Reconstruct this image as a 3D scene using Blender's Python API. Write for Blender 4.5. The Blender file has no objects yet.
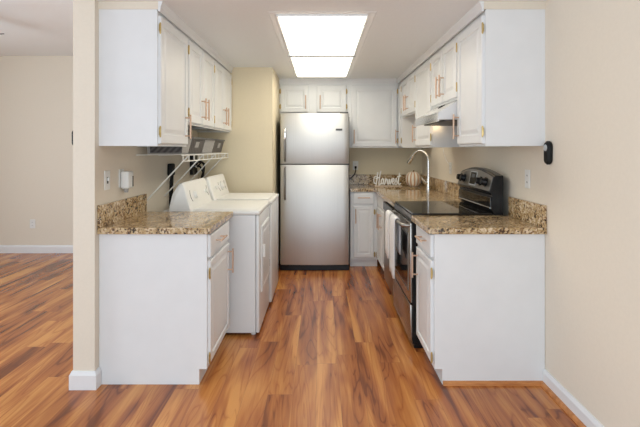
import bpy, bmesh, math, random
from mathutils import Vector, Matrix
random.seed(4)
R = math.radians
SC = bpy.context.scene
COL = SC.collection

# ---------------------------------------------------------------- camera
F_PX, H_CAM = 463.0, 1.385
cd = bpy.data.cameras.new('camera'); cam = bpy.data.objects.new('camera', cd); COL.objects.link(cam)
cam.location = (0, 0, H_CAM); cam.rotation_euler = (R(90), 0, 0)
cd.sensor_fit = 'HORIZONTAL'; cd.sensor_width = 36; cd.lens = 36*F_PX/640
cd.shift_x = -1/640; cd.shift_y = -64/640; cd.clip_start = .05
SC.camera = cam

# ---------------------------------------------------------------- world (daylight that comes in from the open dining side)
W = bpy.data.worlds.new('world'); SC.world = W; W.use_nodes = True
bg = W.node_tree.nodes['Background']; bg.inputs[0].default_value = (.80, .91, 1, 1); bg.inputs[1].default_value = .84

def area(name, loc, rot, sx, sy, power, col):
    l = bpy.data.lights.new(name, 'AREA'); l.shape = 'RECTANGLE'; l.size = sx; l.size_y = sy
    l.energy = power; l.color = col
    o = bpy.data.objects.new(name, l); o.location = loc; o.rotation_euler = rot; COL.objects.link(o)
    return o
area('daylight_dining_fill', (.1, -1.6, 1.05), (R(102), 0, 0), 3.4, 2.0, 52, (.80, .92, 1))  # unseen dining-side lamp, added and tilted up to brighten the kitchen ceiling
area('daylight_living_window', (-4.9, 2.2, 1.45), (R(95), 0, R(-90)), 3.6, 1.8, 82, (.84, .93, 1))
PANEL_EMIT = 4.9
PANEL_COL = (1, .92, .76, 1)

vs = SC.view_settings; vs.view_transform = 'Standard'; vs.look = 'None'; vs.gamma = 1; vs.use_curve_mapping = False
vs.exposure = 0.27

# ---------------------------------------------------------------- materials
def mat(name, col, rough=.5, metal=0, spec=None, coat=0):
    m = bpy.data.materials.new(name); m.use_nodes = True
    b = m.node_tree.nodes['Principled BSDF']
    b.inputs['Base Color'].default_value = (*col, 1); b.inputs['Roughness'].default_value = rough
    b.inputs['Metallic'].default_value = metal
    if spec is not None: b.inputs['Specular IOR Level'].default_value = spec
    if coat: b.inputs['Coat Weight'].default_value = coat
    return m
def nodes(m): return m.node_tree.nodes, m.node_tree.links, m.node_tree.nodes['Principled BSDF']
def noisy(m, c1, c2, scale=30, stretch=(1, 1, 1), detail=3, bump=0, lo=.35, hi=.65):
    n, l, b = nodes(m)
    tc = n.new('ShaderNodeTexCoord'); mp = n.new('ShaderNodeMapping'); mp.inputs['Scale'].default_value = stretch
    nz = n.new('ShaderNodeTexNoise'); nz.inputs['Scale'].default_value = scale; nz.inputs['Detail'].default_value = detail
    cr = n.new('ShaderNodeValToRGB')
    cr.color_ramp.elements[0].position = lo; cr.color_ramp.elements[1].position = hi
    cr.color_ramp.elements[0].color = (*c1, 1); cr.color_ramp.elements[1].color = (*c2, 1)
    l.new(tc.outputs['Object'], mp.inputs[0]); l.new(mp.outputs[0], nz.inputs['Vector'])
    l.new(nz.outputs['Fac'], cr.inputs[0]); l.new(cr.outputs[0], b.inputs['Base Color'])
    if bump:
        bp = n.new('ShaderNodeBump'); bp.inputs['Strength'].default_value = bump; bp.inputs['Distance'].default_value = .002
        l.new(nz.outputs['Fac'], bp.inputs['Height']); l.new(bp.outputs[0], b.inputs['Normal'])
    return m
def near(c, d): return tuple(max(0, x*(1-d)) for x in c)

C_WALL = (.77, .70, .595)
M = {}
M['wall'] = noisy(mat('wall_paint', C_WALL, .75), near(C_WALL, .02), C_WALL, 60, bump=.05)
C_WALL_WARM = (.77, .68, .50)  # wall colour yellowed, with the warm bounced light put into the paint
M['wall_warm_lit'] = noisy(mat('wall_paint_warm_lit', C_WALL_WARM, .7), near(C_WALL_WARM, .02), C_WALL_WARM, 60, bump=.05)
M['ceil'] = noisy(mat('ceiling_paint', (.86, .88, .9), .85), (.86, .885, .90), (.88, .905, .92), 80, bump=.05)
M['white'] = noisy(mat('cabinet_paint', (.74, .74, .755), .35), (.76, .775, .79), (.78, .795, .81), 8)
M['trimw'] = noisy(mat('trim_paint', (.78, .785, .8), .4), (.77, .775, .79), (.79, .795, .81), 9)
M['appl'] = noisy(mat('appliance_enamel', (.76, .77, .78), .25), (.75, .76, .77), (.77, .78, .79), 6)
M['plastic'] = noisy(mat('white_plastic', (.80, .80, .78), .4), (.79, .79, .77), (.81, .81, .79), 12)
M['copper'] = noisy(mat('rose_gold_metal', (.62, .44, .33), .4, .8), (.60, .42, .31), (.66, .47, .36), 40)
M['gold'] = noisy(mat('brass', (.5, .37, .16), .35, .9), (.45, .33, .13), (.56, .42, .2), 50)
M['chrome'] = noisy(mat('chrome', (.82, .82, .82), .12, 1), (.8, .8, .8), (.84, .84, .84), 20)
M['black'] = noisy(mat('black_enamel', (.012, .012, .013), .22, 0, .25), (.010, .010, .011), (.015, .015, .016), 20)
M['glass'] = noisy(mat('black_glass', (.012, .011, .010), .05), (.011, .010, .009), (.013, .012, .011), 10)
M['rubber'] = noisy(mat('black_rubber', (.02, .02, .02), .6, 0, .25), (.008, .008, .008), (.014, .014, .014), 60)
M['dgrey'] = mat('dark_grey_metal', (.09, .09, .095), .45, .4)
M['wire'] = noisy(mat('white_vinyl_wire', (.82, .81, .78), .4), (.8, .79, .76), (.84, .83, .8), 30)
M['towel'] = noisy(mat('white_terry_cloth', (.86, .86, .88), .95), (.80, .80, .82), (.89, .89, .91), 260, bump=.6)
M['signw'] = noisy(mat('whitewashed_wood', (.88, .86, .82), .7), (.84, .81, .76), (.92, .9, .87), 40)
M['board'] = noisy(mat('pale_wood', (.66, .54, .42), .6), (.56, .43, .32), (.76, .64, .51), 30, (1, 8, 1))
M['stem'] = noisy(mat('stem_wood', (.35, .22, .12), .7), (.25, .15, .08), (.45, .3, .18), 60)
M['quarter'] = noisy(mat('orange_wood_trim', (.52, .2, .06), .35), (.42, .15, .04), (.6, .25, .08), 30, (.3, 1, 1))
M['greyfab'] = noisy(mat('grey_felt', (.36, .35, .34), .9), (.32, .31, .30), (.40, .39, .38), 120, bump=.4)
M['slot'] = mat('dark_slot', (.03, .03, .03), .6)
M['bulbw'] = mat('button_grey', (.5, .52, .53), .4)
M['steelbowl'] = noisy(mat('sink_steel', (.35, .34, .33), .3, .9), (.3, .29, .28), (.4, .39, .38), 30)

def steel():
    m = mat('brushed_stainless', (.5, .5, .51), .46, .74)
    n, l, b = nodes(m)
    tc = n.new('ShaderNodeTexCoord'); mp = n.new('ShaderNodeMapping'); mp.inputs['Scale'].default_value = (240, 240, 2)
    nz = n.new('ShaderNodeTexNoise'); nz.inputs['Scale'].default_value = 1; nz.inputs['Detail'].default_value = 2
    cr = n.new('ShaderNodeValToRGB')
    cr.color_ramp.elements[0].color = (.54, .55, .56, 1); cr.color_ramp.elements[1].color = (.61, .62, .63, 1)
    bp = n.new('ShaderNodeBump'); bp.inputs['Strength'].default_value = .06; bp.inputs['Distance'].default_value = .001
    l.new(tc.outputs['Object'], mp.inputs[0]); l.new(mp.outputs[0], nz.inputs['Vector']); l.new(nz.outputs['Fac'], cr.inputs[0])
    l.new(cr.outputs[0], b.inputs['Base Color']); l.new(nz.outputs['Fac'], bp.inputs['Height']); l.new(bp.outputs[0], b.inputs['Normal'])
    b.inputs['Anisotropic'].default_value = .6; b.inputs['Anisotropic Rotation'].default_value = .25
    return m
M['steel'] = steel()
M['steel_dark'] = noisy(mat('warm_dark_stainless', (.3, .28, .26), .3, .95), (.29, .27, .25), (.34, .32, .29), 3, (1, 1, 60))
M['steel_oven'] = noisy(mat('oven_stainless', (.4, .38, .36), .24, .95), (.38, .36, .34), (.44, .42, .4), 3, (1, 1, 60))
M['steel_handle'] = noisy(mat('handle_stainless', (.22, .21, .21), .35, .9), (.2, .19, .19), (.26, .25, .24), 3, (1, 1, 60))

def granite():
    m = mat('speckled_granite', (.4, .3, .2), .12)
    n, l, b = nodes(m)
    tc = n.new('ShaderNodeTexCoord')
    v = n.new('ShaderNodeTexVoronoi'); v.inputs['Scale'].default_value = 95; v.inputs['Randomness'].default_value = 1
    nz = n.new('ShaderNodeTexNoise'); nz.inputs['Scale'].default_value = 14; nz.inputs['Detail'].default_value = 4
    nd = n.new('ShaderNodeTexNoise'); nd.inputs['Scale'].default_value = 45; nd.inputs['Detail'].default_value = 3
    sub = n.new('ShaderNodeVectorMath'); sub.operation = 'MULTIPLY_ADD'
    sub.inputs[1].default_value = (.035, .035, .035)
    l.new(nd.outputs['Color'], sub.inputs[0]); l.new(tc.outputs['Object'], sub.inputs[2]); l.new(sub.outputs[0], v.inputs['Vector'])
    l.new(tc.outputs['Object'], nz.inputs['Vector']); l.new(tc.outputs['Object'], nd.inputs['Vector'])
    sp = n.new('ShaderNodeSeparateColor'); l.new(v.outputs['Color'], sp.inputs[0])
    ad = n.new('ShaderNodeMath'); ad.operation = 'MULTIPLY_ADD'; ad.inputs[1].default_value = .75
    sc = n.new('ShaderNodeMath'); sc.operation = 'MULTIPLY_ADD'; sc.inputs[1].default_value = .9; sc.inputs[2].default_value = -.32
    l.new(nz.outputs['Fac'], sc.inputs[0]); l.new(sp.outputs[0], ad.inputs[0]); l.new(sc.outputs[0], ad.inputs[2])
    cr = n.new('ShaderNodeValToRGB'); e = cr.color_ramp.elements
    e[0].position = 0; e[0].color = (.035, .022, .014, 1)
    e[1].position = 1; e[1].color = (.78, .66, .50, 1)
    for p, c in ((.20, (.07, .04, .022)), (.27, (.24, .13, .06)), (.42, (.40, .26, .12)), (.6, (.52, .38, .20)), (.8, (.62, .48, .31))):
        x = e.new(p); x.color = (*c, 1)
    l.new(ad.outputs[0], cr.inputs[0]); l.new(cr.outputs[0], b.inputs['Base Color'])
    return m
M['granite'] = granite()

def floor_mat():
    m = mat('acacia_laminate', (.4, .2, .08), .22)
    n, l, b = nodes(m)
    def math_(op, x, y=None, z=None):
        q = n.new('ShaderNodeMath'); q.operation = op
        for i, v_ in enumerate((x, y, z)):
            if v_ is None: continue
            if isinstance(v_, (int, float)): q.inputs[i].default_value = v_
            else: l.new(v_, q.inputs[i])
        return q.outputs[0]
    tc = n.new('ShaderNodeTexCoord'); sx = n.new('ShaderNodeSeparateXYZ'); l.new(tc.outputs['Object'], sx.inputs[0])
    u = math_('DIVIDE', math_('ADD', sx.outputs[0], 20.02), .136)
    row = math_('FLOOR', u)
    wn = n.new('ShaderNodeTexWhiteNoise'); wn.noise_dimensions = '1D'; l.new(row, wn.inputs['W'])
    v = math_('ADD', math_('DIVIDE', sx.outputs[1], 1.25), math_('MULTIPLY', wn.outputs['Value'], 7.3))
    idx = math_('FLOOR', v)
    cv = n.new('ShaderNodeCombineXYZ'); l.new(row, cv.inputs[0]); l.new(idx, cv.inputs[1])
    wc = n.new('ShaderNodeTexWhiteNoise'); wc.noise_dimensions = '3D'; l.new(cv.outputs[0], wc.inputs['Vector'])
    sp = n.new('ShaderNodeSeparateColor'); l.new(wc.outputs['Color'], sp.inputs[0])
    seam = math_('MAXIMUM', math_('LESS_THAN', math_('FRACT', u), .012), math_('LESS_THAN', math_('FRACT', v), .0018))
    mu = n.new('ShaderNodeVectorMath'); mu.operation = 'MULTIPLY_ADD'; mu.inputs[1].default_value = (3, 40, 11)
    l.new(wc.outputs['Color'], mu.inputs[0]); l.new(tc.outputs['Object'], mu.inputs[2])
    def noise(scale, detail, st, dist=0):
        p = n.new('ShaderNodeMapping'); p.inputs['Scale'].default_value = st
        z = n.new('ShaderNodeTexNoise'); z.inputs['Scale'].default_value = scale; z.inputs['Detail'].default_value = detail
        z.inputs['Distortion'].default_value = dist
        l.new(mu.outputs[0], p.inputs[0]); l.new(p.outputs[0], z.inputs['Vector']); return z
    big = noise(1, 2, (8, .7, 1), .9).outputs['Fac']          # broad heartwood / sapwood figure
    fine = noise(1, 5, (70, 3.5, 1), .6).outputs['Fac']         # fine fibre
    cont = noise(1, 1.5, (6, .55, 1), 1.3).outputs['Fac']       # growth rings seen as flames and contours
    rings = math_('PINGPONG', math_('MULTIPLY', cont, 9), .5)
    rings = math_('MULTIPLY', math_('POWER', math_('MULTIPLY', rings, 2), 5), 1)     # thin dark contour lines
    t = math_('ADD', math_('SUBTRACT', math_('MULTIPLY', big, 1.28), .06), math_('MULTIPLY', fine, .28))
    t = math_('ADD', t, math_('MULTIPLY', math_('SUBTRACT', sp.outputs[0], .35), .16))
    t = math_('SUBTRACT', t, math_('MULTIPLY', rings, .16))
    cr = n.new('ShaderNodeValToRGB'); e = cr.color_ramp.elements
    e[0].position = .40; e[0].color = (.15, .042, .016, 1)
    e[1].position = .98; e[1].color = (.66, .30, .085, 1)
    for p, c in ((.52, (.21, .058, .017)), (.63, (.36, .112, .032)), (.75, (.45, .160, .042)), (.87, (.55, .22, .060))):
        x = e.new(p); x.color = (*c, 1)
    l.new(t, cr.inputs[0])
    mx = n.new('ShaderNodeMix'); mx.data_type = 'RGBA'
    l.new(math_('MULTIPLY', seam, .6), mx.inputs[0]); l.new(cr.outputs[0], mx.inputs[6]); mx.inputs[7].default_value = (.20, .08, .035, 1)
    l.new(mx.outputs[2], b.inputs['Base Color'])
    return m
M['floor'] = floor_mat()

def ribbed():
    m = mat('dark_ribbed_wood', (.05, .045, .045), .5)
    n, l, b = nodes(m)
    tc = n.new('ShaderNodeTexCoord'); w = n.new('ShaderNodeTexWave'); w.inputs['Scale'].default_value = 14; w.inputs['Distortion'].default_value = 1
    w.bands_direction = 'DIAGONAL'
    cr = n.new('ShaderNodeValToRGB'); cr.color_ramp.elements[0].color = (.028, .024, .024, 1); cr.color_ramp.elements[1].color = (.10, .09, .088, 1)
    l.new(tc.outputs['Object'], w.inputs[0]); l.new(w.outputs['Fac'], cr.inputs[0]); l.new(cr.outputs[0], b.inputs['Base Color'])
    return m
M['ribbed'] = ribbed()
def pumpkin_m():
    m = mat('striped_pumpkin', (.8, .6, .45), .45)
    n, l, b = nodes(m)
    tc = n.new('ShaderNodeTexCoord'); g = n.new('ShaderNodeTexGradient'); g.gradient_type = 'RADIAL'
    mm = n.new('ShaderNodeMath'); mm.operation = 'MULTIPLY'; mm.inputs[1].default_value = 12
    fr = n.new('ShaderNodeMath'); fr.operation = 'PINGPONG'; fr.inputs[1].default_value = .5
    cr = n.new('ShaderNodeValToRGB'); cr.color_ramp.elements[0].position = .25; cr.color_ramp.elements[1].position = .5
    cr.color_ramp.elements[0].color = (.66, .36, .19, 1); cr.color_ramp.elements[1].color = (.90, .84, .74, 1)
    m2 = n.new('ShaderNodeMath'); m2.operation = 'MULTIPLY'; m2.inputs[1].default_value = 2
    l.new(tc.outputs['Object'], g.inputs[0]); l.new(g.outputs['Fac'], mm.inputs[0]); l.new(mm.outputs[0], fr.inputs[0])
    l.new(fr.outputs[0], m2.inputs[0]); l.new(m2.outputs[0], cr.inputs[0]); l.new(cr.outputs[0], b.inputs['Base Color'])
    return m
M['pumpkin'] = pumpkin_m()
def emit(name, col, s):
    m = bpy.data.materials.new(name); m.use_nodes = True; n = m.node_tree.nodes; n.clear()
    e = n.new('ShaderNodeEmission'); o = n.new('ShaderNodeOutputMaterial'); e.inputs[0].default_value = col; e.inputs[1].default_value = s
    # prismatic pattern of the plastic sheet
    tc = n.new('ShaderNodeTexCoord'); ck = n.new('ShaderNodeTexNoise'); ck.inputs['Scale'].default_value = 60
    cr = n.new('ShaderNodeValToRGB'); cr.color_ramp.elements[0].color = (col[0]*.97, col[1]*.97, col[2]*.97, 1); cr.color_ramp.elements[1].color = col
    m.node_tree.links.new(tc.outputs['Object'], ck.inputs['Vector']); m.node_tree.links.new(ck.outputs['Fac'], cr.inputs[0])
    m.node_tree.links.new(cr.outputs[0], e.inputs[0]); m.node_tree.links.new(e.outputs[0], o.inputs[0])
    return m
M['panel'] = emit('fluorescent_diffuser', PANEL_COL, PANEL_EMIT)
M['warmtube'] = emit('warm_lamp_lens', (1, .72, .4, 1), 6)

# ---------------------------------------------------------------- mesh building
class MB:
    def __init__(s): s.bm = bmesh.new()
    def box(s, x0, x1, y0, y1, z0, z1, bev=0, seg=2):
        vs_ = [s.bm.verts.new(p) for p in ((x0,y0,z0),(x1,y0,z0),(x1,y1,z0),(x0,y1,z0),(x0,y0,z1),(x1,y0,z1),(x1,y1,z1),(x0,y1,z1))]
        fs = [s.bm.faces.new([vs_[i] for i in q]) for q in ((0,3,2,1),(4,5,6,7),(0,1,5,4),(1,2,6,5),(2,3,7,6),(3,0,4,7))]
        if bev:
            es = list({e for f in fs for e in f.edges})
            bmesh.ops.bevel(s.bm, geom=es, offset=bev, segments=seg, profile=.5, affect='EDGES')
        return s
    def loft(s, rings, cap0=True, cap1=True, closed=True):
        vr = [[s.bm.verts.new(p) for p in r] for r in rings]
        n = len(vr[0])
        for a, b in zip(vr, vr[1:]):
            for i in range(n if closed else n-1):
                j = (i+1) % n
                s.bm.faces.new((a[i], a[j], b[j], b[i]))
        if cap0: s.bm.faces.new(vr[0][::-1])
        if cap1: s.bm.faces.new(vr[-1])
        return s
    def cyl(s, p0, p1, r, n=16, r1=None):
        p0, p1 = Vector(p0), Vector(p1); d = (p1-p0).normalized()
        u = d.orthogonal().normalized(); v = d.cross(u); r1 = r if r1 is None else r1
        s.loft([[p+(u*math.cos(2*math.pi*i/n)+v*math.sin(2*math.pi*i/n))*q for i in range(n)] for p, q in ((p0, r), (p1, r1))])
        return s
    def tube(s, pts, r, n=10):
        pts = [Vector(p) for p in pts]; rings = []
        t = (pts[1]-pts[0]).normalized(); u = t.orthogonal().normalized()
        for i, p in enumerate(pts):
            a = pts[max(i-1, 0)]; b = pts[min(i+1, len(pts)-1)]
            t = (b-a).normalized(); u = (u - t*u.dot(t)).normalized(); v = t.cross(u)
            rr = r[i] if isinstance(r, (list, tuple)) else r
            rings.append([p+(u*math.cos(2*math.pi*k/n)+v*math.sin(2*math.pi*k/n))*rr for k in range(n)])
        return s.loft(rings)
    def prism(s, prof, axis, a0, a1):
        """extrude a 2-D outline along axis; outline is in the other two axes in xyz order"""
        def P(u, v, a): return {'x': (a, u, v), 'y': (u, a, v), 'z': (u, v, a)}[axis]
        return s.loft([[P(u, v, a) for u, v in prof] for a in (a0, a1)])
    def lathe(s, prof, c=(0, 0, 0), n=24, f=None):
        rings = []
        for r, z in prof:
            rings.append([(c[0]+r*(f(2*math.pi*i/n) if f else 1)*math.cos(2*math.pi*i/n), c[1]+r*(f(2*math.pi*i/n) if f else 1)*math.sin(2*math.pi*i/n), c[2]+z) for i in range(n)])
        return s.loft(rings)
    def build(s, name, m, parent=None, smooth=False):
        bmesh.ops.recalc_face_normals(s.bm, faces=s.bm.faces)
        me = bpy.data.meshes.new(name); s.bm.to_mesh(me); s.bm.free()
        me.materials.append(M[m] if isinstance(m, str) else m)
        for p in me.polygons: p.use_smooth = smooth
        if smooth:
            try: me.set_sharp_from_angle(angle=R(35))
            except Exception: pass
        o = bpy.data.objects.new(name, me); COL.objects.link(o)
        if parent: o.parent = parent
        return o
def tag(o, label=None, cat=None, group=None, kind=None):
    if label: o['label'] = label
    if cat: o['category'] = cat
    if group: o['group'] = group
    if kind: o['kind'] = kind
    return o
def empty(name, loc, rz=0, label=None, cat=None, group=None):
    o = bpy.data.objects.new(name, None); o.empty_display_size = .1; COL.objects.link(o)
    o.location = loc; o.rotation_euler = (0, 0, rz)
    return tag(o, label, cat, group)
def struct(name, mb, m): return tag(mb.build(name, m), kind='structure')
def copy_tree(o, parent=None):
    c = o.copy(); COL.objects.link(c); c.parent = parent
    for ch in o.children: copy_tree(ch, c)
    return c
LEFT, RIGHT = R(90), R(-90)      # things on the left wall face +X, on the right wall face -X

# ---------------------------------------------------------------- the setting
WL, WR, YB, ZC = -1.31, 1.322, 6.06, 2.258
ZH = 2.64
struct('floor', MB().box(-5, 1.45, -1.7, 6.35, -.1, 0), 'floor')
struct('ceiling', MB().box(-1.435, 1.322, 2.62, 6.06, ZC, ZH+.1), 'ceil')
struct('ceiling', MB().box(-5, -1.435, .2, 6.2, ZH, ZH+.1).box(-1.435, 1.322, .2, 2.62, ZH, ZH+.1), 'ceil')
struct('wall_right', MB().box(WR, 1.45, .2, 6.2, 0, ZH), 'wall')
struct('wall_left', MB().box(-1.435, WL, 2.68, 6.2, 0, ZC), 'wall')
struct('wall_back', MB().box(WL, WR, YB, 6.2, 0, ZC), 'wall_warm_lit')
struct('wall_alcove', MB().box(WL, -.516, 4.92, YB, 0, ZC), 'wall_warm_lit')
struct('wall_far', MB().box(-5, -1.435, 6.2, 6.35, 0, ZH), 'wall')
struct('wall_living', MB().box(-5.15, -5, -1.7, .2, 0, ZH).box(-5.15, -5, 4.2, 6.35, 0, ZH).box(-5.15, -5, .2, 4.2, 0, .5).box(-5.15, -5, .2, 4.2, 2.4, ZH), 'wall')
# baseboards with a stepped top
def base_prof(sgn, x): return [(x, 0), (x+sgn*.016, 0), (x+sgn*.016, .072), (x+sgn*.010, .084), (x+sgn*.006, .092), (x, .092)]
struct('baseboard_right', MB().prism(base_prof(-1, WR), 'y', .2, 2.728), 'trimw')
struct('trim_1', MB().prism([(WR-.016, 0), (WR-.034, 0), (WR-.032, .012), (WR-.026, .019), (WR-.016, .022)], 'y', .2, 2.728), 'quarter')
struct('trim_2', MB().prism([(2.73, 0), (2.712, 0), (2.714, .012), (2.72, .019), (2.73, .022)], 'x', .718, WR-.016), 'quarter')
pr = [(0, 0), (.016, 0), (.016, .082), (.010, .094), (.006, .104), (0, .104)]
def corner_base(x0, x1, y0, yl, yr):
    mb = MB(); rings = []
    for off, z in ((.016, 0), (.016, .082), (.010, .094), (.006, .104), (0, .104), (0, 0)):
        rings.append([(x0-off, yl, z), (x0-off, y0-off, z), (x1+off, y0-off, z), (x1+off, yr, z)])
    return mb.loft(rings + [rings[0]], False, False, closed=False)
cb = corner_base(-1.435, WL, 2.68, 6.2, 2.728)
struct('baseboard_left', cb, 'trimw')
struct('baseboard_far', MB().prism([(6.2-a, b) for a, b in pr], 'x', -5, -1.441), 'trimw')
# soffit strips over the wall cabinets, with a white moulding
SOF = 2.212
struct('trim_3', MB().box(WL, -.958, 2.725, 4.92, SOF, ZC), 'wall')
struct('trim_4', MB().box(.958, WR, 2.725, YB, SOF, ZC), 'wall')
struct('trim_5', MB().box(-.516, .958, 5.73, YB, SOF, ZC), 'wall')
def mould(x, s): return [(x, SOF-.014), (x+s*.012, SOF-.014), (x+s*.014, SOF+.012), (x+s*.022, SOF+.030), (x+s*.026, ZC), (x, ZC)]
struct('trim_6', MB().prism(mould(-.958, 1), 'y', 2.723, 4.92), 'trimw')
struct('trim_7', MB().prism(mould(.958, -1), 'y', 2.723, 5.73), 'trimw')
struct('trim_8', MB().prism([(5.73+ (a-.958), b) for a, b in mould(.958, -1)], 'x', -.516, .935), 'trimw')

# ---------------------------------------------------------------- cabinet parts (local: front looks to -y)
def bar_pull(parent, x, y, z, L=.17, vert=True, m='copper'):
    mb = MB(); d = .036; h = L/2; p = h*.74
    if vert:
        mb.cyl((x, y-d, z-h), (x, y-d, z+h), .0062, 12)
        for q in (-p, p): mb.cyl((x, y, z+q), (x, y-d, z+q), .0048, 10)
    else:
        mb.cyl((x-h, y-d, z), (x+h, y-d, z), .0062, 12)
        for q in (-p, p): mb.cyl((x+q, y, z), (x+q, y-d, z), .0048, 10)
    o = mb.build('handle', m, parent, True); return o
def hinge(parent, x, y, z):
    mb = MB(); mb.cyl((x, y-.004, z-.028), (x, y-.004, z+.028), .0055, 10)
    mb.cyl((x, y-.004, z-.034), (x, y-.004, z-.028), .003, 8, .005); mb.cyl((x, y-.004, z+.028), (x, y-.004, z+.034), .005, 8, .003)
    mb.box(x-.011, x+.011, y-.003, y+.001, z-.022, z+.022, .001, 1)
    mb.build('hinge', 'gold', parent, True)
def front(parent, name, x0, x1, z0, z1, y, raised=True, stile=.055):
    """door or drawer front: slab with routed edge and a raised centre panel"""
    t = .019
    def ring(i, dy): return [(x0+i, y-dy, z0+i), (x1-i, y-dy, z0+i), (x1-i, y-dy, z1-i), (x0+i, y-dy, z1-i)]
    rs = [ring(0, 0), ring(0, t-.006), ring(.004, t-.001), ring(.009, t)]
    if raised:
        s = stile
        rs += [ring(s, t), ring(s+.004, t-.008), ring(s+.012, t-.008), ring(s+.034, t-.001), ring(s+.036, t-.0005)]
    return MB().loft(rs).build(name, 'white', parent)
def upper(loc, rz, w, h, d, doors, label, name='wall_cabinet', group=None):
    """loc = back-left-bottom corner in local axes; doors: (x0,x1,handle_x or None,hinge_x or None)"""
    r = empty(name, loc, rz, label, 'cabinet', group)
    mb = MB()
    mb.box(0, w, -d, 0, .012, h).box(0, .018, -d, 0, 0, .012).box(w-.018, w, -d, 0, 0, .012).box(.018, w-.018, -d, -d+.02, 0, .012)
    mb.build('carcass', 'white', r)
    for (x0, x1, hx, gx) in doors:
        dr = front(r, 'cabinet_door', x0, x1, .014, h-.035, -d)
        if hx is not None: bar_pull(dr, hx, -d-.019, .045+.092, .17)
        if gx is not None:
            for z in (.085, h-.11): hinge(dr, gx, -d-.012, z)
    return r
def base(loc, rz, w, d, fronts, label, toe_h=.09, toe_in=.045, H=.888):
    r = empty('base_cabinet', loc, rz, label, 'cabinet')
    t = .018; mb = MB()
    side = [(-d, toe_h), (-d+toe_in, toe_h), (-d+toe_in, 0), (0, 0), (0, H), (-d, H)]
    mb.prism(side, 'x', 0, t); mb.prism(side, 'x', w-t, w)
    mb.box(t, w-t, -.012, 0, 0, H).box(t, w-t, -d+.02, -.012, toe_h, toe_h+t)
    mb.box(t, w-t, -d, -d+.02, toe_h, H)
    mb.build('carcass', 'white', r)
    MB().box(t, w-t, -d+toe_in, -d+toe_in+.015, 0, toe_h-.001).build('toe_kick', 'white', r)
    for f in fronts:
        kind, x0, x1, z0, z1, hd, gx = f
        o = front(r, 'drawer_front' if kind == 'drawer' else 'cabinet_door', x0, x1, z0, z1, -d, kind != 'drawer', .04)
        if hd is not None:
            if kind == 'drawer': bar_pull(o, hd, -d-.019, (z0+z1)/2+.01, min(.17, (x1-x0)*.6), False)
            else: bar_pull(o, hd, -d-.019, z1-.115, .17)
        if gx is not None:
            for z in (z0+.035, z1-.07): hinge(o, gx, -d-.012, z)
    return r

HU = SOF-1.406
# left wall: local x -> +Y, wall side at y=0
def L_up(y0, w, z0, doors, label): return upper((WL, y0, z0), LEFT, w, SOF-z0, .345, doors, label)
L_up(2.73, .59, 1.406, [(.012, .568, .50, .004)], 'long white wall cabinet at the near left end, hanging lower than its neighbours')
L_up(3.322, .80, 1.567, [(.012, .382, .345, .004), (.402, .788, .44, .796)], 'white double-door wall cabinet above the dryer, second on the left wall')
L_up(4.124, .794, 1.567, [(.012, .382, .345, .004), (.402, .782, .44, .790)], 'white double-door wall cabinet above the washer, touching the cream alcove wall')
# right wall: local x -> -Y ; loc at far end
def R_up(y1, w, z0, doors, label): return upper((WR, y1, z0), RIGHT, w, SOF-z0, .352, doors, label)
R_up(3.25, .52, 1.406, [(.012, .508, .055, .516)], 'long white wall cabinet at the near right end above the short counter')
R_up(4.02, .768, 1.74, [(.012, .374, .335, .004), (.394, .756, .433, .764)], 'short white double-door cabinet directly above the range hood')
R_up(4.69, .668, 1.406, [(.012, .650, .06, .660)], 'long single-door white wall cabinet just behind the range hood')
R_up(5.50, .808, 1.76, [(.012, .396, .355, .004), (.412, .796, .453, .804)], 'short white double-door wall cabinet over the sink and faucet')
R_up(6.058, .556, 1.406, [(.345, .545, .385, .552)], 'narrow long white corner cabinet between back wall and sink cabinet')
# back wall
upper((-.513, YB-.002, 1.83), 0, .832, SOF-1.83, .328, [(.018, .358, .325, .010), (.460, .823, .503, .828)], 'cream-lit double-door cabinet above the refrigerator')
upper((.322, YB-.002, 1.406), 0, .641, HU, .328, [(.055, .617, .085, .626)], 'large single-door wall cabinet on the back wall, right of the refrigerator')

# base cabinets
base((WL+.002, 2.73, 0), LEFT, .60, .635, [('drawer', .02, .575, .745, .878, .22, None), ('door', .02, .575, .118, .722, .515, .006)],
     'white base cabinet on the left with flat end panel, under the left counter')
base((WR-.002, 3.205, 0), RIGHT, .475, .650, [('drawer', .03, .450, .745, .878, .28, None), ('door', .03, .450, .118, .722, .085, .466)],
     'white base cabinet on the right with flat end panel, beside the range')
base((WR-.002, 6.055, 0), RIGHT, 1.442, .650, [('drawer', .65, 1.40, .745, .878, None, None), ('door', .65, 1.015, .118, .722, .975, .64), ('door', 1.035, 1.40, .118, .722, 1.08, 1.41)],
     'white sink base cabinet between dishwasher and back corner')
base((.345, YB-.002, 0), 0, .322, .608, [('drawer', .035, .275, .745, .878, .155, None), ('door', .035, .275, .118, .722, .06, .285)],
     'narrow white drawer-and-door base cabinet beside the refrigerator')

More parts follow.
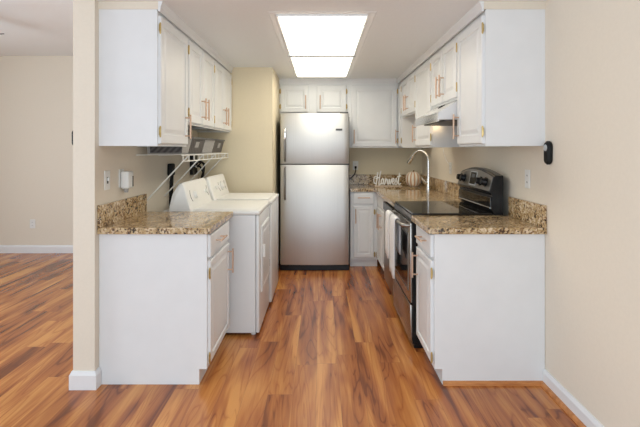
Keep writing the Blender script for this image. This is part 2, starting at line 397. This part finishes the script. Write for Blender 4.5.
# countertops
def ctop(boxes, splashes, label, org):
    r = empty('countertop', org, 0, label, 'countertop'); ox, oy, oz = org
    mb = MB()
    for b in boxes: mb.box(b[0]-ox, b[1]-ox, b[2]-oy, b[3]-oy, .889-oz, .927-oz, .004 if len(boxes) == 1 else 0)
    mb.build('slab', 'granite', r)
    for b in splashes:
        MB().box(b[0]-ox, b[1]-ox, b[2]-oy, b[3]-oy, .9275-oz, 1.058-oz, .002, 1).build('backsplash', 'granite', r)
    return r
ctop([(WL+.001, -.65, 2.705, 3.425)], [(WL+.001, WL+.022, 2.707, 3.425)], 'speckled brown granite countertop on the left base cabinet, next to the dryer', (-.98, 3.06, .889))
ctop([(.627, WR-.001, 2.705, 3.215)], [(WR-.022, WR-.001, 2.707, 3.215)], 'short speckled granite countertop on the near right, in front of the range', (.97, 2.96, .889))
ctop([(.627, WR-.001, 4.0, 5.27), (.627, .76, 5.27, 5.62), (1.14, WR-.001, 5.27, 5.62), (.34, .627, 5.425, YB-.001), (.627, WR-.001, 5.62, YB-.001)],
     [(WR-.022, WR-.001, 4.0, YB-.024), (.34, WR-.001, YB-.023, YB-.001)], 'L-shaped speckled granite countertop around the sink in the back corner', (.97, 5.2, .889))

# sink bowl under the counter opening
def rrect(x0, x1, y0, y1, r, z, n=5):
    pts = []
    for cx, cy, a0 in ((x1-r, y1-r, 0), (x0+r, y1-r, 90), (x0+r, y0+r, 180), (x1-r, y0+r, 270)):
        for k in range(n): a = R(a0+90*k/(n-1)); pts.append((cx+r*math.cos(a), cy+r*math.sin(a), z))
    return pts
r = empty('sink', (.95, 5.445, .889), 0, 'undermount steel sink set into the back corner countertop', 'sink')
MB().loft([rrect(-.205, .205, -.19, .19, .04, -.002), rrect(-.188, .188, -.173, .173, .06, -.002), rrect(-.18, .18, -.165, .165, .06, -.15), rrect(-.14, .14, -.125, .125, .05, -.17)], False, True).build('bowl', 'steelbowl', r, True)
MB().cyl((0, 0, -.172), (0, 0, -.167), .04, 20).build('drain', 'chrome', r, True)

# ---------------------------------------------------------------- refrigerator
r = empty('refrigerator', (-.073, 5.26, 0), 0, 'tall stainless steel top-freezer refrigerator with black base', 'refrigerator')
MB().box(-.400, .400, .075, .74, .03, 1.765, .006).build('cabinet_body', 'black', r)
def fdoor(z0, z1, name):
    # gently bowed front with rounded long edges
    prof = []; n = 14; w = .392
    for i in range(n+1):
        x = -w + 2*w*i/n; prof.append((x, -.012*(math.cos(x/w*math.pi/2))))
    prof = [(-w, .062), (-w, .018), (-w+.006, .006)] + [(x*.97, y) for x, y in prof] + [(w-.006, .006), (w, .018), (w, .062)]
    def rg(z, s): return [(x*s, y if s == 1 else y+.004, z) for x, y in prof]
    return MB().loft([rg(z0, .992), rg(z0+.006, 1), rg(z1-.006, 1), rg(z1, .992)]).build(name, 'steel', r, True)
top = fdoor(1.222, 1.795, 'freezer_door'); bot = fdoor(.075, 1.210, 'refrigerator_door')
def fhandle(d, z0, z1, capz):
    x = -.335
    h = MB(); h.tube([(x, -.002, z0+.02), (x, -.035, z0+.03), (x, -.048, z0+.06), (x, -.050, (z0+z1)/2), (x, -.048, z1-.06), (x, -.035, z1-.03), (x, -.002, z1-.02)], .012, 10)
    ho = h.build('handle', 'steel_handle', d, True)
    return ho
fhandle(top, 1.235, 1.62, 0); fhandle(bot, .80, 1.20, 0)
tag(MB().box(-.349, -.321, -.066, -.050, 1.50, 1.62, .005).build('handle_cap', 'chrome', top, True), 'bright polished cap at the top of the freezer handle')
MB().box(.24, .315, -.014, -.0085, 1.60, 1.622, .001, 1).build('badge', 'dgrey', top)
MB().box(-.396, .396, .05, .075, 0.0, .068, .004).build('base_grille', 'black', r)
MB().box(.29, .385, -.01+.03, .09, 1.797, 1.815, .006).build('hinge_cover', 'dgrey', r)

# ---------------------------------------------------------------- dryer and washer (local front -y, then turned to face +X)
def laundry(loc, label, washer):
    w, d, h = .672, .742, .930
    r = empty('washing_machine' if washer else 'clothes_dryer', loc, LEFT, label, 'washing machine' if washer else 'dryer')
    MB().box(0, w, -d+.028, -.02, .022, h-.032, .008).build('cabinet_body', 'appl', r)
    fp = MB(); fp.box(.003, w-.003, -d, -d+.0265, .022, h-.034, .010, 3); fp.build('front_panel', 'appl', r, True)
    MB().box(-.002, w+.002, -d-.004, -.02, h-.031, h, .010, 3).build('top_panel', 'plastic', r, True)
    if washer:
        MB().box(.04, w-.04, -d+.03, -.20, h+.001, h+.012, .006, 3).build('lid', 'plastic', r, True)
    else:
        MB().box(.03, w-.03, -d+.02, -.17, h+.0005, h+.005, .002, 2).build('work_surface', 'plastic', r, True)
        t = .012; y = -d
        def ring(i, dy): return [(.10+i, y-dy, .30+i), (.59-i, y-dy, .30+i), (.59-i, y-dy, .80-i), (.10+i, y-dy, .80-i)]
        dr = MB().loft([ring(0, 0), ring(0, .008), ring(.006, t), ring(.03, t), ring(.036, .009), ring(.05, .009), ring(.056, t)]).build('dryer_door', 'appl', r)
        MB().box(.112, .130, y-.03, y-.011, .56, .66, .004).build('handle', 'plastic', dr)
        for z in (.40, .70): MB().box(.592, .606, y-.012, y, z-.03, z+.03, .003).build('hinge', 'dgrey', dr)
    # sloping console with a rounded top
    ya = -.02
    c = [(ya-.05, h+.0005), (ya-.245+.02, h+.0005), (ya-.235+.02, h+.018), (ya-.165, h+.185), (ya-.155, h+.203), (ya-.145, h+.208), (ya-.12, h+.200), (ya-.075, h+.13), (ya-.05, h+.03)]
    c0 = MB()
    def cs(x, s): return [(x, -.13+(yy+.13)*s, h+(zz-h)*s) for yy, zz in c]
    c0.loft([cs(.004, .90), cs(.010, .955), cs(.028, .99), cs(.05, 1), cs(w-.05, 1), cs(w-.028, .99), cs(w-.010, .955), cs(w-.004, .90)]); con = c0.build('control_console', 'plastic', r, True)
    def onpanel(x, u, off):   # point on the sloping face
        a = Vector((x, ya-.215, h+.018)); b_ = Vector((x, ya-.165, h+.185)); nrm = Vector((0, -.167, .05)).normalized()
        return a+(b_-a)*u+Vector((0, nrm.y, nrm.z+.0))*off
    if washer:
        k = MB(); k.cyl(onpanel(.40, .5, .002), onpanel(.40, .5, .026), .034, 24, .029); k.build('dial', 'plastic', con, True)
        k = MB(); k.cyl(onpanel(.40, .5, .0), onpanel(.40, .5, .002), .045, 28); k.build('dial_ring', 'bulbw', con, True)
        for x in (.14, .22):
            k = MB(); k.cyl(onpanel(x, .5, 0), onpanel(x, .5, .018), .018, 18, .015); k.build('knob', 'plastic', con, True)
    else:
        k = MB(); k.cyl(onpanel(.19, .5, .001), onpanel(.19, .5, .026), .030, 24, .026); k.build('dial', 'plastic', con, True)
        k = MB(); k.cyl(onpanel(.53, .5, .0), onpanel(.53, .5, .018), .018, 20, .015); k.build('knob', 'plastic', con, True)
    for x0, n in (((.10, 5), (.60, 3)) if not washer else ((.56, 6), (.30, 3))):
        pts = []
        for q in range(9):
            u = .25+.5*q/8; p = onpanel(x0+.022*math.sin(math.pi*q/8)*(-1), u, .0008); pts.append(p)
        MB().tube(pts, .0020, 6).build('printed_arc', 'dgrey', con)
    for x in (.05, w-.05):
        for yy in (-d+.05, -.08): MB().cyl((x, yy, 0), (x, yy, .024), .018, 14).build('foot', 'plastic', r, True)
    return r
DX = -.458-.742
laundry((DX, 3.432, 0), 'white front-door dryer beside the left counter, nearer of the two laundry machines', False)
laundry((DX+.018, 4.122, 0), 'white top-loading washing machine between the dryer and the cream alcove wall', True)

# ---------------------------------------------------------------- range (local front -y, x to camera after turning)
SY0, SY1 = 3.225, 3.985; w = SY1-SY0
r = empty('electric_range', (WR-.012, SY1, 0), RIGHT, 'stainless and black electric range with glass cooktop on the right', 'stove')
FX = WR-.012-.660          # body front
D = .660
MB().box(0, w, -D-.012, -.02, .03, .917, .004).build('oven_body', 'black', r)
MB().box(.002, w-.002, -D+.0, -.03, 0, .03).build('toe_panel', 'black', r)
ck = MB().box(-.004, w+.004, -D-.012, -.115, .9285, .941, .004).build('cooktop', 'glass', r)
MB().box(0, w, -D-.02, -D+.019, .877, .927, .004).build('front_rail', 'black', r)
ringm = mat('burner_print', (.10, .10, .10), .2)
for (x, y, q) in ((.2, -.47, .10), (.56, -.47, .085), (.2, -.25, .075), (.56, -.25, .10)):
    b = MB(); b.loft([[(x+q2*math.cos(a*R(10)), y+q2*math.sin(a*R(10)), .9414) for a in range(36)] for q2 in (q-.002, q)], False, False)
    b.build('burner_ring', ringm, ck)
dY = -D-.028
dr = MB().box(.004, w-.004, dY, -D-.013, .315, .872, .004).build('oven_door', 'steel_oven', r, True)
MB().box(.10, w-.075, dY-.003, dY, .40, .775, .002).build('door_window', 'glass', dr)
wf = MB()
for b in ((.085, .10), (w-.075, w-.06)): wf.box(b[0], b[1], dY-.005, dY, .385, .79, .001, 1)
wf.box(.10, w-.075, dY-.005, dY, .385, .40, .001, 1); wf.box(.10, w-.075, dY-.005, dY, .775, .79, .001, 1)
wf.build('window_frame', 'steel_dark', dr)
h = MB(); hz = .852
h.tube([(.03, dY, hz), (.03, dY-.030, hz), (.04, dY-.046, hz), (.07, dY-.052, hz), (w-.07, dY-.052, hz), (w-.04, dY-.046, hz), (w-.03, dY-.030, hz), (w-.03, dY, hz)], .014, 12)
h.build('handle', 'steel_dark', dr, True)
MB().box(.004, w-.004, dY, -D-.013, .045, .300, .004).build('storage_drawer', 'steel_oven', r, True)
# back guard
gx0, gx1 = .0, w
def guard_ring(x, zt): return [(x, -.04, .9285), (x, -.10, .9285), (x, -.125, .97), (x, -.115, 1.065), (x, -.135, 1.09), (x, -.105, zt-.012), (x, -.092, zt), (x, -.04, zt-.004)]
rings = []
for i in range(13):
    t = i/12; rings.append(guard_ring(w*t, 1.205+.042*math.sin(math.pi*t)))
MB().loft(rings).build('backguard', 'black', r, True)
def gp(x, zz, off=0):
    zt = 1.205+.042*math.sin(math.pi*x/w)-.012
    f = (zz-1.09)/(zt-1.09); return (x, -.135+.03*f-off, zz+off*.2)
N = 12
pr_ = []
for i in range(N+1):
    x = .012+(w-.024)*i/N; zt = 1.205+.042*math.sin(math.pi*x/w)-.016
    pr_.append(((gp(x, 1.094, .004)), (gp(x, zt, .004)), gp(x, zt, 0), gp(x, 1.094, 0)))
cp = MB().loft(pr_).build('control_panel', 'steel_dark', r, True)
MB().loft([[gp(x, z, o) for x, z in ((.31, 1.108), (.455, 1.108), (.455, 1.215), (.31, 1.215))] for o in (.003, .0075)]).build('display_bezel', 'bulbw', cp)
MB().loft([[gp(x, z, o) for x, z in ((.318, 1.116), (.447, 1.116), (.447, 1.207), (.318, 1.207))] for o in (.005, .0085)]).build('display', 'glass', cp)
MB().loft([[gp(x, z, o) for x, z in ((.345, 1.166), (.42, 1.166), (.42, 1.194), (.345, 1.194))] for o in (.008, .0092)]).build('clock_window', 'dgrey', cp)
for x in (.075, .165, .555, .655):
    k = MB(); k.cyl(gp(x, 1.15, .004), gp(x, 1.15, .012), .034, 20); k.cyl(gp(x, 1.15, .012), gp(x, 1.15, .040), .027, 20, .022)
    k.build('knob', 'black', cp, True)
g = MB(); g.box(.01, w-.01, -.128, -.118, .985, 1.05, .003); g.build('vent_panel', 'glass', r)
MB().cyl((.02, -.128, .975), (w-.02, -.128, .975), .004, 10).build('trim_strip', 'chrome', r, True)

# towels on the oven handle
def towel(yc, wid, zlen, zback, label, xo=0):
    hx = WR-.012-(D+.028+.052); zt = hz+.0185
    n = 14; m_ = 10; pts = []
    path = [(-.019, zt-.02-zlen*(1-k/10)) for k in range(11)] + [(-.012, zt-.004), (0, zt), (.012, zt-.004)] + [(.018, zt-.02-zback*k/8) for k in range(9)]
    rings = []
    for (px, pz) in path:
        row = []
        for j in range(m_+1):
            yy = -wid/2+wid*j/m_; drop = max(0, (zt-pz))
            wob = .006*math.sin(j*1.7+xo*3)*min(1, drop/.12)
            row.append((px+(-abs(wob) if px < 0 else abs(wob)*.3), yy*(1-.06*min(1, drop/.3)), pz-(.012*math.sin(j*.6) if drop > .2 and px < 0 else 0)))
        rings.append(row)
    mb = MB(); mb.loft(rings, False, False, closed=False)
    o = mb.build('towel', 'towel', None, True); o.location = (hx, yc, 0)
    s = o.modifiers.new('thickness', 'SOLIDIFY'); s.thickness = .005; s.offset = 1
    return tag(o, label, 'towel', None)
towel(3.56, .22, .43, .25, 'white kitchen towel on the oven handle, nearer and longer of the two')
towel(3.815, .20, .34, .22, 'white kitchen towel on the oven handle, farther and shorter of the two', 1)

# dishwasher behind the range
r = empty('dishwasher', (WR-.05, 4.607, 0), RIGHT, 'dark stainless dishwasher between the range and the sink cabinet', 'dishwasher')
MB().box(0, .60, -.60, 0, .10, .872, .004).build('tub_body', 'black', r)
MB().box(.002, .598, -.645, -.601, .11, .79, .006).build('dishwasher_door', 'steel_dark', r, True)
MB().box(.002, .598, -.655, -.601, .793, .871, .006).build('control_panel', 'black', r)
MB().box(.02, .58, -.56, -.54, 0, .10).build('toe_panel', 'black', r)

# range hood
r = empty('range_hood', (WR-.001, 4.018, 1.585), RIGHT, 'white under-cabinet range hood over the stove', 'range hood')
hw = .762
MB().prism([(0, .153), (-.345, .153), (-.495, .062), (-.500, .012), (-.47, .012), (0, .012)], 'x', 0, hw).build('canopy', 'appl', r)
MB().prism([(-.500, .062), (-.504, .058), (-.504, 0), (-.492, 0), (-.492, .012), (-.499, .012)], 'x', 0, hw).build('lip', 'chrome', r)
MB().box(.06, hw-.06, -.44, -.06, .002, .011).build('filter', 'dgrey', r)
MB().box(.02, .058, -.40, -.28, .004, .0115).build('lamp_lens', 'warmtube', r)
c = MB(); c.tube([(hw*.42, -.3475-.006, .150), (hw*.46, -.39, .128), (hw*.50, -.40, .123), (hw*.53, -.385, .132), (hw*.56, -.40, .124), (hw*.6, -.37, .142)], .003, 6)
c.build('cord', 'rubber', r)

# lamp strip under the sink cabinet, shining on the corner wall
r = empty('cabinet_lamp', (WR-.10, 5.05, 1.738), 0, 'small warm light bar fixed under the short cabinet over the sink', 'lamp')
MB().box(-.03, .03, -.16, .16, .004, .022, .003).build('housing', 'plastic', r)
MB().box(-.024, .024, -.15, .15, 0, .004, .001, 1).build('lens', M['warmtube'], r)

# faucet
r = empty('faucet', (1.205, 5.2, .927), 0, 'tall chrome gooseneck faucet on the counter beside the sink', 'faucet')
dv = Vector((-.175, .17, 0)); dn = dv.normalized()
f = MB(); f.cyl((0, 0, 0), (0, 0, .01), .028, 20); f.cyl((0, 0, .01), (0, 0, .15), .024, 20, .018); f.build('base', 'chrome', r, True)
pts = [Vector((0, 0, .13)), Vector((0, 0, .22)), Vector((0, 0, .33))]
for k in range(1, 13):
    a = math.pi*k/12; a2 = min(a, R(158)); pts.append(Vector((0, 0, .333))+dn*(.105-.105*math.cos(a2))+Vector((0, 0, .110*math.sin(a2))))
pts = pts[:-2]
MB().tube(pts, .014, 14).build('spout', 'chrome', r, True)
e0 = pts[-1]; dd = (pts[-1]-pts[-2]).normalized()
MB().tube([e0, e0+dd*.03, e0+dd*.10, e0+dd*.115], [.015, .019, .023, .020], 14).build('spray_head', 'chrome', r, True)
MB().tube([(0, 0, .075), (-.04, -.01, .085), (-.065, -.015, .12), (-.085, -.018, .15)], [.018, .016, .011, .009], 12).build('lever_handle', 'chrome', r, True)

# pumpkin
r = empty('pumpkin', (1.155, 5.80, .9275), 0, 'small cream and orange striped ceramic pumpkin behind the sink', 'pumpkin decoration')
prof = [(.02, .004), (.05, 0), (.078, .018), (.093, .055), (.096, .095), (.088, .135), (.066, .165), (.04, .178), (.018, .172), (.006, .165)]
MB().lathe(prof, n=96, f=lambda a: 1-.06*(1-abs(math.sin(a*6)))**2).build('body', 'pumpkin', r, True)
MB().tube([(0, 0, .163), (.002, 0, .180), (.010, .003, .196)], [.012, .008, .010], 10).build('stem', 'stem', r, True)

# harvest sign: cursive word cut from whitewashed wood, on a plank
r = empty('word_sign', (.80, 5.68, .9275), R(0), 'white cursive Harvest word sign standing on a pale plank by the backsplash', 'sign')
MB().box(-.14, .19, -.05, .05, 0, .016, .003).build('plank', 'board', r)
def smooth(P, k=7):
    out = []
    for i in range(len(P)-1):
        p0 = P[max(i-1, 0)]; p1 = P[i]; p2 = P[i+1]; p3 = P[min(i+2, len(P)-1)]
        for q in range(k):
            t = q/k
            out.append(tuple(.5*((2*p1[c])+(-p0[c]+p2[c])*t+(2*p0[c]-5*p1[c]+4*p2[c]-p3[c])*t*t+(-p0[c]+3*p1[c]-3*p2[c]+p3[c])*t**3) for c in (0, 1)))
    out.append(P[-1]); return out
strokes = [
  [(.28,.62),(.10,.55),(.03,.30),(.12,.12),(.26,.18),(.36,.50),(.42,.90),(.36,.60),(.30,.20),(.22,-.05)],           # H left with loop
  [(.20,.46),(.40,.50),(.62,.56)],                                                                                   # H bar
  [(.72,1.0),(.64,.75),(.56,.35),(.52,.0),(.60,-.02),(.70,.14)],                                                      # H right
  [(.98,.42),(.86,.44),(.76,.26),(.80,.08),(.92,.14),(1.0,.42),(.98,.16),(1.06,.05),(1.16,.22)],                      # a
  [(1.16,.22),(1.22,.46),(1.26,.36),(1.36,.40),(1.36,.16),(1.44,.05),(1.52,.2)],                                      # r
  [(1.52,.2),(1.56,.42),(1.60,.12),(1.68,.08),(1.78,.42),(1.84,.36)],                                                 # v
  [(1.84,.2),(1.98,.28),(2.02,.42),(1.92,.46),(1.85,.24),(1.94,.05),(2.08,.14)],                                      # e
  [(2.08,.14),(2.24,.46),(2.22,.34),(2.32,.16),(2.22,.03),(2.14,.10)],                                                # s
  [(2.32,.16),(2.46,.40),(2.56,.86),(2.48,.45),(2.46,.12),(2.56,.04),(2.68,.16)],                                     # t
  [(2.34,.58),(2.52,.60),(2.72,.66)] ]
wd = MB(); S = .124
for st in strokes:
    P = smooth(st)
    P = [(-.155+x*S, .020+z*S*1.42) for x, z in P]
    wd.tube([(p[0], 0, p[1]) for p in P], .0080, 8)
wd.build('lettering', 'signw', r, True)

# ---------------------------------------------------------------- ceiling light fixtures
def light_box(y0, y1, label, bar=False):
    r = empty('ceiling_light', (.008, (y0+y1)/2, ZC), 0, label, 'ceiling light', None)
    hy = (y1-y0)/2
    o = []
    MB().box(-.281, .281, -hy+.012, hy-.012, -.030, -.004, .006, 2).build('diffuser', 'panel', r)
    f = MB()
    for (a, b, c_, d_) in ((-.297, -.283, -hy, hy), (.283, .297, -hy, hy), (-.283, .283, -hy, -hy+.010), (-.283, .283, hy-.010, hy)): f.box(a, b, c_, d_, -.014, -.001, .002, 1)
    f.build('frame', 'ceil', r)
    if bar: MB().box(-.30, .30, hy-.011, hy+.040, -.037, -.001, .003, 1).build('divider_bar', 'bulbw', r)
light_box(2.985, 4.160, 'bright ceiling light panel, the large near one above the aisle', True)
light_box(4.204, 5.39, 'bright ceiling light panel, the one nearer the refrigerator')
fr = MB(); fr.loft([[(.008+sx*q, yy, ZC-dz) for sx, yy in ((-1, 2.93+o), (1, 2.93+o), (1, 5.45-o), (-1, 5.45-o))] for q, o, dz in ((.347, 0, 0), (.346, .002, .0015), (.338, .009, .003), (.326, .025, .002), (.312, .050, .002), (.307, .056, 0))], False, False)
struct('trim_9', fr, 'ceil')

# ---------------------------------------------------------------- wire shelf with bins
r = empty('wire_shelf', (WL, 3.28, 1.348), LEFT, 'white wire shelf on diagonal brackets above the dryer and washer', 'shelf')
Ls, ds = 1.62, .325
mb = MB()
for y in (-.004, -ds*.5, -ds): mb.cyl((0, y, -.004), (Ls, y, -.004), .0042, 8)
mb.cyl((0, -ds-.002, -.048), (Ls, -ds-.002, -.048), .0042, 8)
mb.build('rail', 'wire', r, True)
mb = MB(); k = int(Ls/.026)
for i in range(k+1):
    x = Ls*i/k; mb.cyl((x, -.004, .001), (x, -ds, .001), .0016, 5)
tag(mb.build('deck_wires', 'wire', r), kind='stuff')
for i in range(12):
    x = .02+ (Ls-.04)*i/11; MB().cyl((x, -ds-.002, -.048), (x, -ds-.002, -.002), .0036, 8).build('lip_post', 'wire', r, True)
for x in (.165, .58, 1.02, 1.50):
    MB().tube([(x, -ds-.002, -.006), (x, -ds+.01, -.018), (x, -.02, -.335), (x, -.003, -.352)], .0055, 8).build('bracket', 'wire', r, True)
def bin_(y0, y1, m, label, tapered=True):
    L_ = y1-y0; zb, ht = 1.3555, .125
    r = empty('storage_bin', (-1.13, y0, zb), LEFT, label, 'storage bin')
    a, b = -.12, .12      # depth at the base
    def rg(z, g, t=0): return [(.002+t, a-g+t, z), (L_-.002-t, a-g+t, z), (L_-.002-t, b+g*.3-t, z), (.002+t, b+g*.3-t, z)]
    mb = MB().loft([rg(0, 0), rg(ht, .035), rg(ht, .035, .008), rg(.008, 0, .008)]); mb.build('bin_body', m, r)
    MB().box(.0, L_, a-.040, a-.031, ht-.014, ht+.002, .002).build('rim', 'dgrey', r)
    return r
bin_(3.335, 3.52, 'greyfab', 'plain grey storage bin on the wire shelf, partly hidden by the long left cabinet')
b2 = bin_(3.525, 3.915, 'ribbed', 'dark ribbed storage bin on the wire shelf, nearer of the two dark ones')
bin_(3.92, 4.285, 'greyfab', 'grey storage bin on the wire shelf between the two dark ribbed bins')
b4 = bin_(4.29, 4.68, 'ribbed', 'dark ribbed storage bin at the far end of the wire shelf')
MB().box(-.007, .0, -.13, .10, .006, .105, .002).build('end_panel', 'ribbed', bpy.data.objects['storage_bin'])
for b_, x in ((b2, .12), (b4, .14)):
    MB().loft([[(x, -.12-.035*.35-.001-o, .045), (x+.10, -.12-.035*.35-.001-o, .045), (x+.10, -.12-.035*.75-.001-o, .09), (x, -.12-.035*.75-.001-o, .09)] for o in (0, .003)]).build('tag_plate', 'greyfab', b_)

# ---------------------------------------------------------------- wall fittings
def plate(loc, rz, label, kind, w=.072, h=.118):
    r = empty('light_switch' if kind == 'switch' else 'wall_outlet', loc, rz, label, 'light switch' if kind == 'switch' else 'outlet')
    MB().box(-w/2, w/2, -.006, -.0005, -h/2, h/2, .003).build('plate', 'plastic', r)
    if kind == 'switch':
        MB().box(-.006, .006, -.016, -.006, -.004, .016, .002).build('toggle', 'plastic', r)
        MB().box(-.009, .009, -.0068, -.006, -.02, .02).build('slot', 'slot', r)
    else:
        for z in (-.021, .021):
            s = MB().cyl((0, -.0068, z), (0, -.0055, z), .015, 16).build('socket', 'plastic', r)
            MB().box(-.007, -.0045, -.0075, -.0066, z-.004, z+.006).box(.0045, .007, -.0075, -.0066, z-.004, z+.006).build('slot', 'slot', s)
    return r
plate((WL, 2.83, 1.197), LEFT, 'white light switch on the left wall above the granite backsplash', 'switch')
plate((WL, 3.03, 1.197), LEFT, 'white outlet on the left wall behind the plug-in air freshener', 'outlet')
r = empty('air_freshener', (WL, 3.045, 1.185), LEFT, 'white plug-in device with a dark slot, in the left wall outlet', 'air freshener')
MB().box(-.045, .045, -.062, -.009, -.055, .058, .012, 3).build('shell', 'plastic', r, True)
MB().box(.020, .032, -.0645, -.061, -.045, .025, .001, 1).build('vent_slot', 'slot', r)
MB().cyl((-.015, -.035, -.056), (-.015, -.035, -.08), .016, 14, .013).build('refill', 'greyfab', r, True)
plate((WR, 2.957, 1.197), RIGHT, 'white outlet on the right wall above the near granite backsplash', 'outlet')
plate((WR, 4.72, 1.195), RIGHT, 'white outlet on the right wall between the range and the faucet', 'outlet')
plate((.451, YB, 1.175), 0, 'white outlet on the back wall beside the refrigerator with a cord plugged in', 'outlet')
plate((-3.86, 6.2, .39), 0, 'white outlet low on the far wall of the next room', 'outlet')
r = empty('power_cord', (.451, YB-.008, 1.155), 0, 'black power cord running from the back wall outlet behind the refrigerator', 'cord')
MB().box(-.013, .013, -.035, 0, -.018, .014, .005).build('plug', 'rubber', r, True)
MB().tube([(0, -.022, -.016), (0, -.03, -.05), (-.015, -.035, -.09), (-.05, -.037, -.13), (-.09, -.04, -.16), (-.16, -.04, -.17)], .006, 8).build('cable', 'rubber', r, True)
# cords by the laundry
r = empty('dryer_cord', (WL, 3.98, 1.21), LEFT, 'black dryer plug on the left wall with two thick cables hanging down', 'cord')
MB().box(-.045, .045, -.045, -.001, -.05, .055, .014, 3).build('plug', 'rubber', r, True)
for x in (-.028, .022): MB().tube([(x*.6, -.03, -.04), (x, -.025, -.10), (x*1.1, -.02, -.30), (x, -.02, -.55)], .009, 8).build('cable', 'rubber', r, True)
r = empty('washer_hookup', (WL, 4.70, 1.215), LEFT, 'black washer water valve box with black hoses above the washing machine console', 'water valve')
MB().box(-.09, .09, -.035, -.001, -.085, .12, .008).build('valve_box', 'black', r)
MB().tube([(.02, -.03, .03), (.03, -.08, .05), (.10, -.10, .02), (.16, -.08, -.05), (.15, -.05, -.20)], .011, 10).build('hose', 'rubber', r, True)
MB().tube([(-.03, -.03, .0), (-.03, -.09, .0), (.02, -.11, -.06), (.06, -.06, -.20)], .011, 10).build('hose', 'rubber', r, True)
MB().tube([(.10, -.02, -.02), (.14, -.06, .04), (.19, -.08, .0), (.20, -.06, -.15)], .009, 10).build('hose', 'rubber', r, True)
for x, z in ((.02, .04), (-.03, 0)):
    MB().cyl((x, -.034, z), (x, -.062, z), .018, 12).build('valve_knob', 'chrome', r, True)
# cable of the hood lamp on the wall
o = MB().tube([(WR-.006, 5.00, 1.40), (WR-.006, 4.96, 1.34), (WR-.006, 4.88, 1.28), (WR-.006, 4.80, 1.245), (WR-.012, 4.74, 1.235)], .003, 6).build('lamp_cable', 'wire', None, True)
tag(o, 'thin pale cable hanging in a loop on the wall above the sink-side outlet', 'cable')
# remote holder on the right wall, thermostat-like twin on the left wall's outer side
def remote(loc, rz, label, t=1):
    r = empty('wall_remote', loc, rz, label, 'remote control')
    def sr(w_, h_, y): 
        pts = []
        for k in range(13): a = math.pi*k/12; pts.append((w_*math.cos(a), y, h_+w_*math.sin(a)))
        for k in range(13): a = math.pi+math.pi*k/12; pts.append((w_*math.cos(a)*.94, y, -h_+w_*math.sin(a)*.94))
        return pts
    MB().loft([sr(.026, .036, -.0005), sr(.029*t, .040*t, -.008*t), sr(.029*t, .040*t, -.020*t), sr(.022*t, .038*t, -.030*t)]).build('shell', 'rubber', r, True)
    return r
r = remote((WR, 2.665, 1.365), RIGHT, 'black oval remote control in a cradle on the right wall past the cabinet')
MB().cyl((.0, -.028, .03), (.0, -.0325, .03), .019, 18).build('keypad', 'bulbw', r, True)
remote((-1.435, 2.72, 1.452), RIGHT, 'dark rounded wall remote seen edge-on on the left pillar', .72)

# ceiling fan in the next room, only a blade tip enters the frame
r = empty('ceiling_fan', (-3.405, 3.95, ZH), 0, 'dark ceiling fan in the next room with one blade tip showing', 'ceiling fan')
MB().cyl((0, 0, -.001), (0, 0, -.04), .07, 24, .05).build('canopy', 'dgrey', r, True)
MB().cyl((0, 0, -.04), (0, 0, -.20), .014, 12).build('downrod', 'dgrey', r, True)
MB().lathe([(.03, -.19), (.10, -.205), (.115, -.25), (.11, -.30), (.06, -.325), (.01, -.33)], n=28).build('motor', 'dgrey', r, True)
for k in range(5):
    a = R(72*k+2); m_ = Matrix.Rotation(a, 4, 'Z')
    def P(x, y, z): return m_ @ Vector((x, y, z+y*.28))
    MB().loft([[P(*p) for p in ((.10, -.02, z), (.2, -.05, z), (.60, -.065, z), (.655, -.05, z), (.67, 0, z), (.655, .05, z), (.60, .065, z), (.2, .05, z), (.10, .02, z))] for z in (-.268, -.260)]).build('blade', 'dgrey', r)
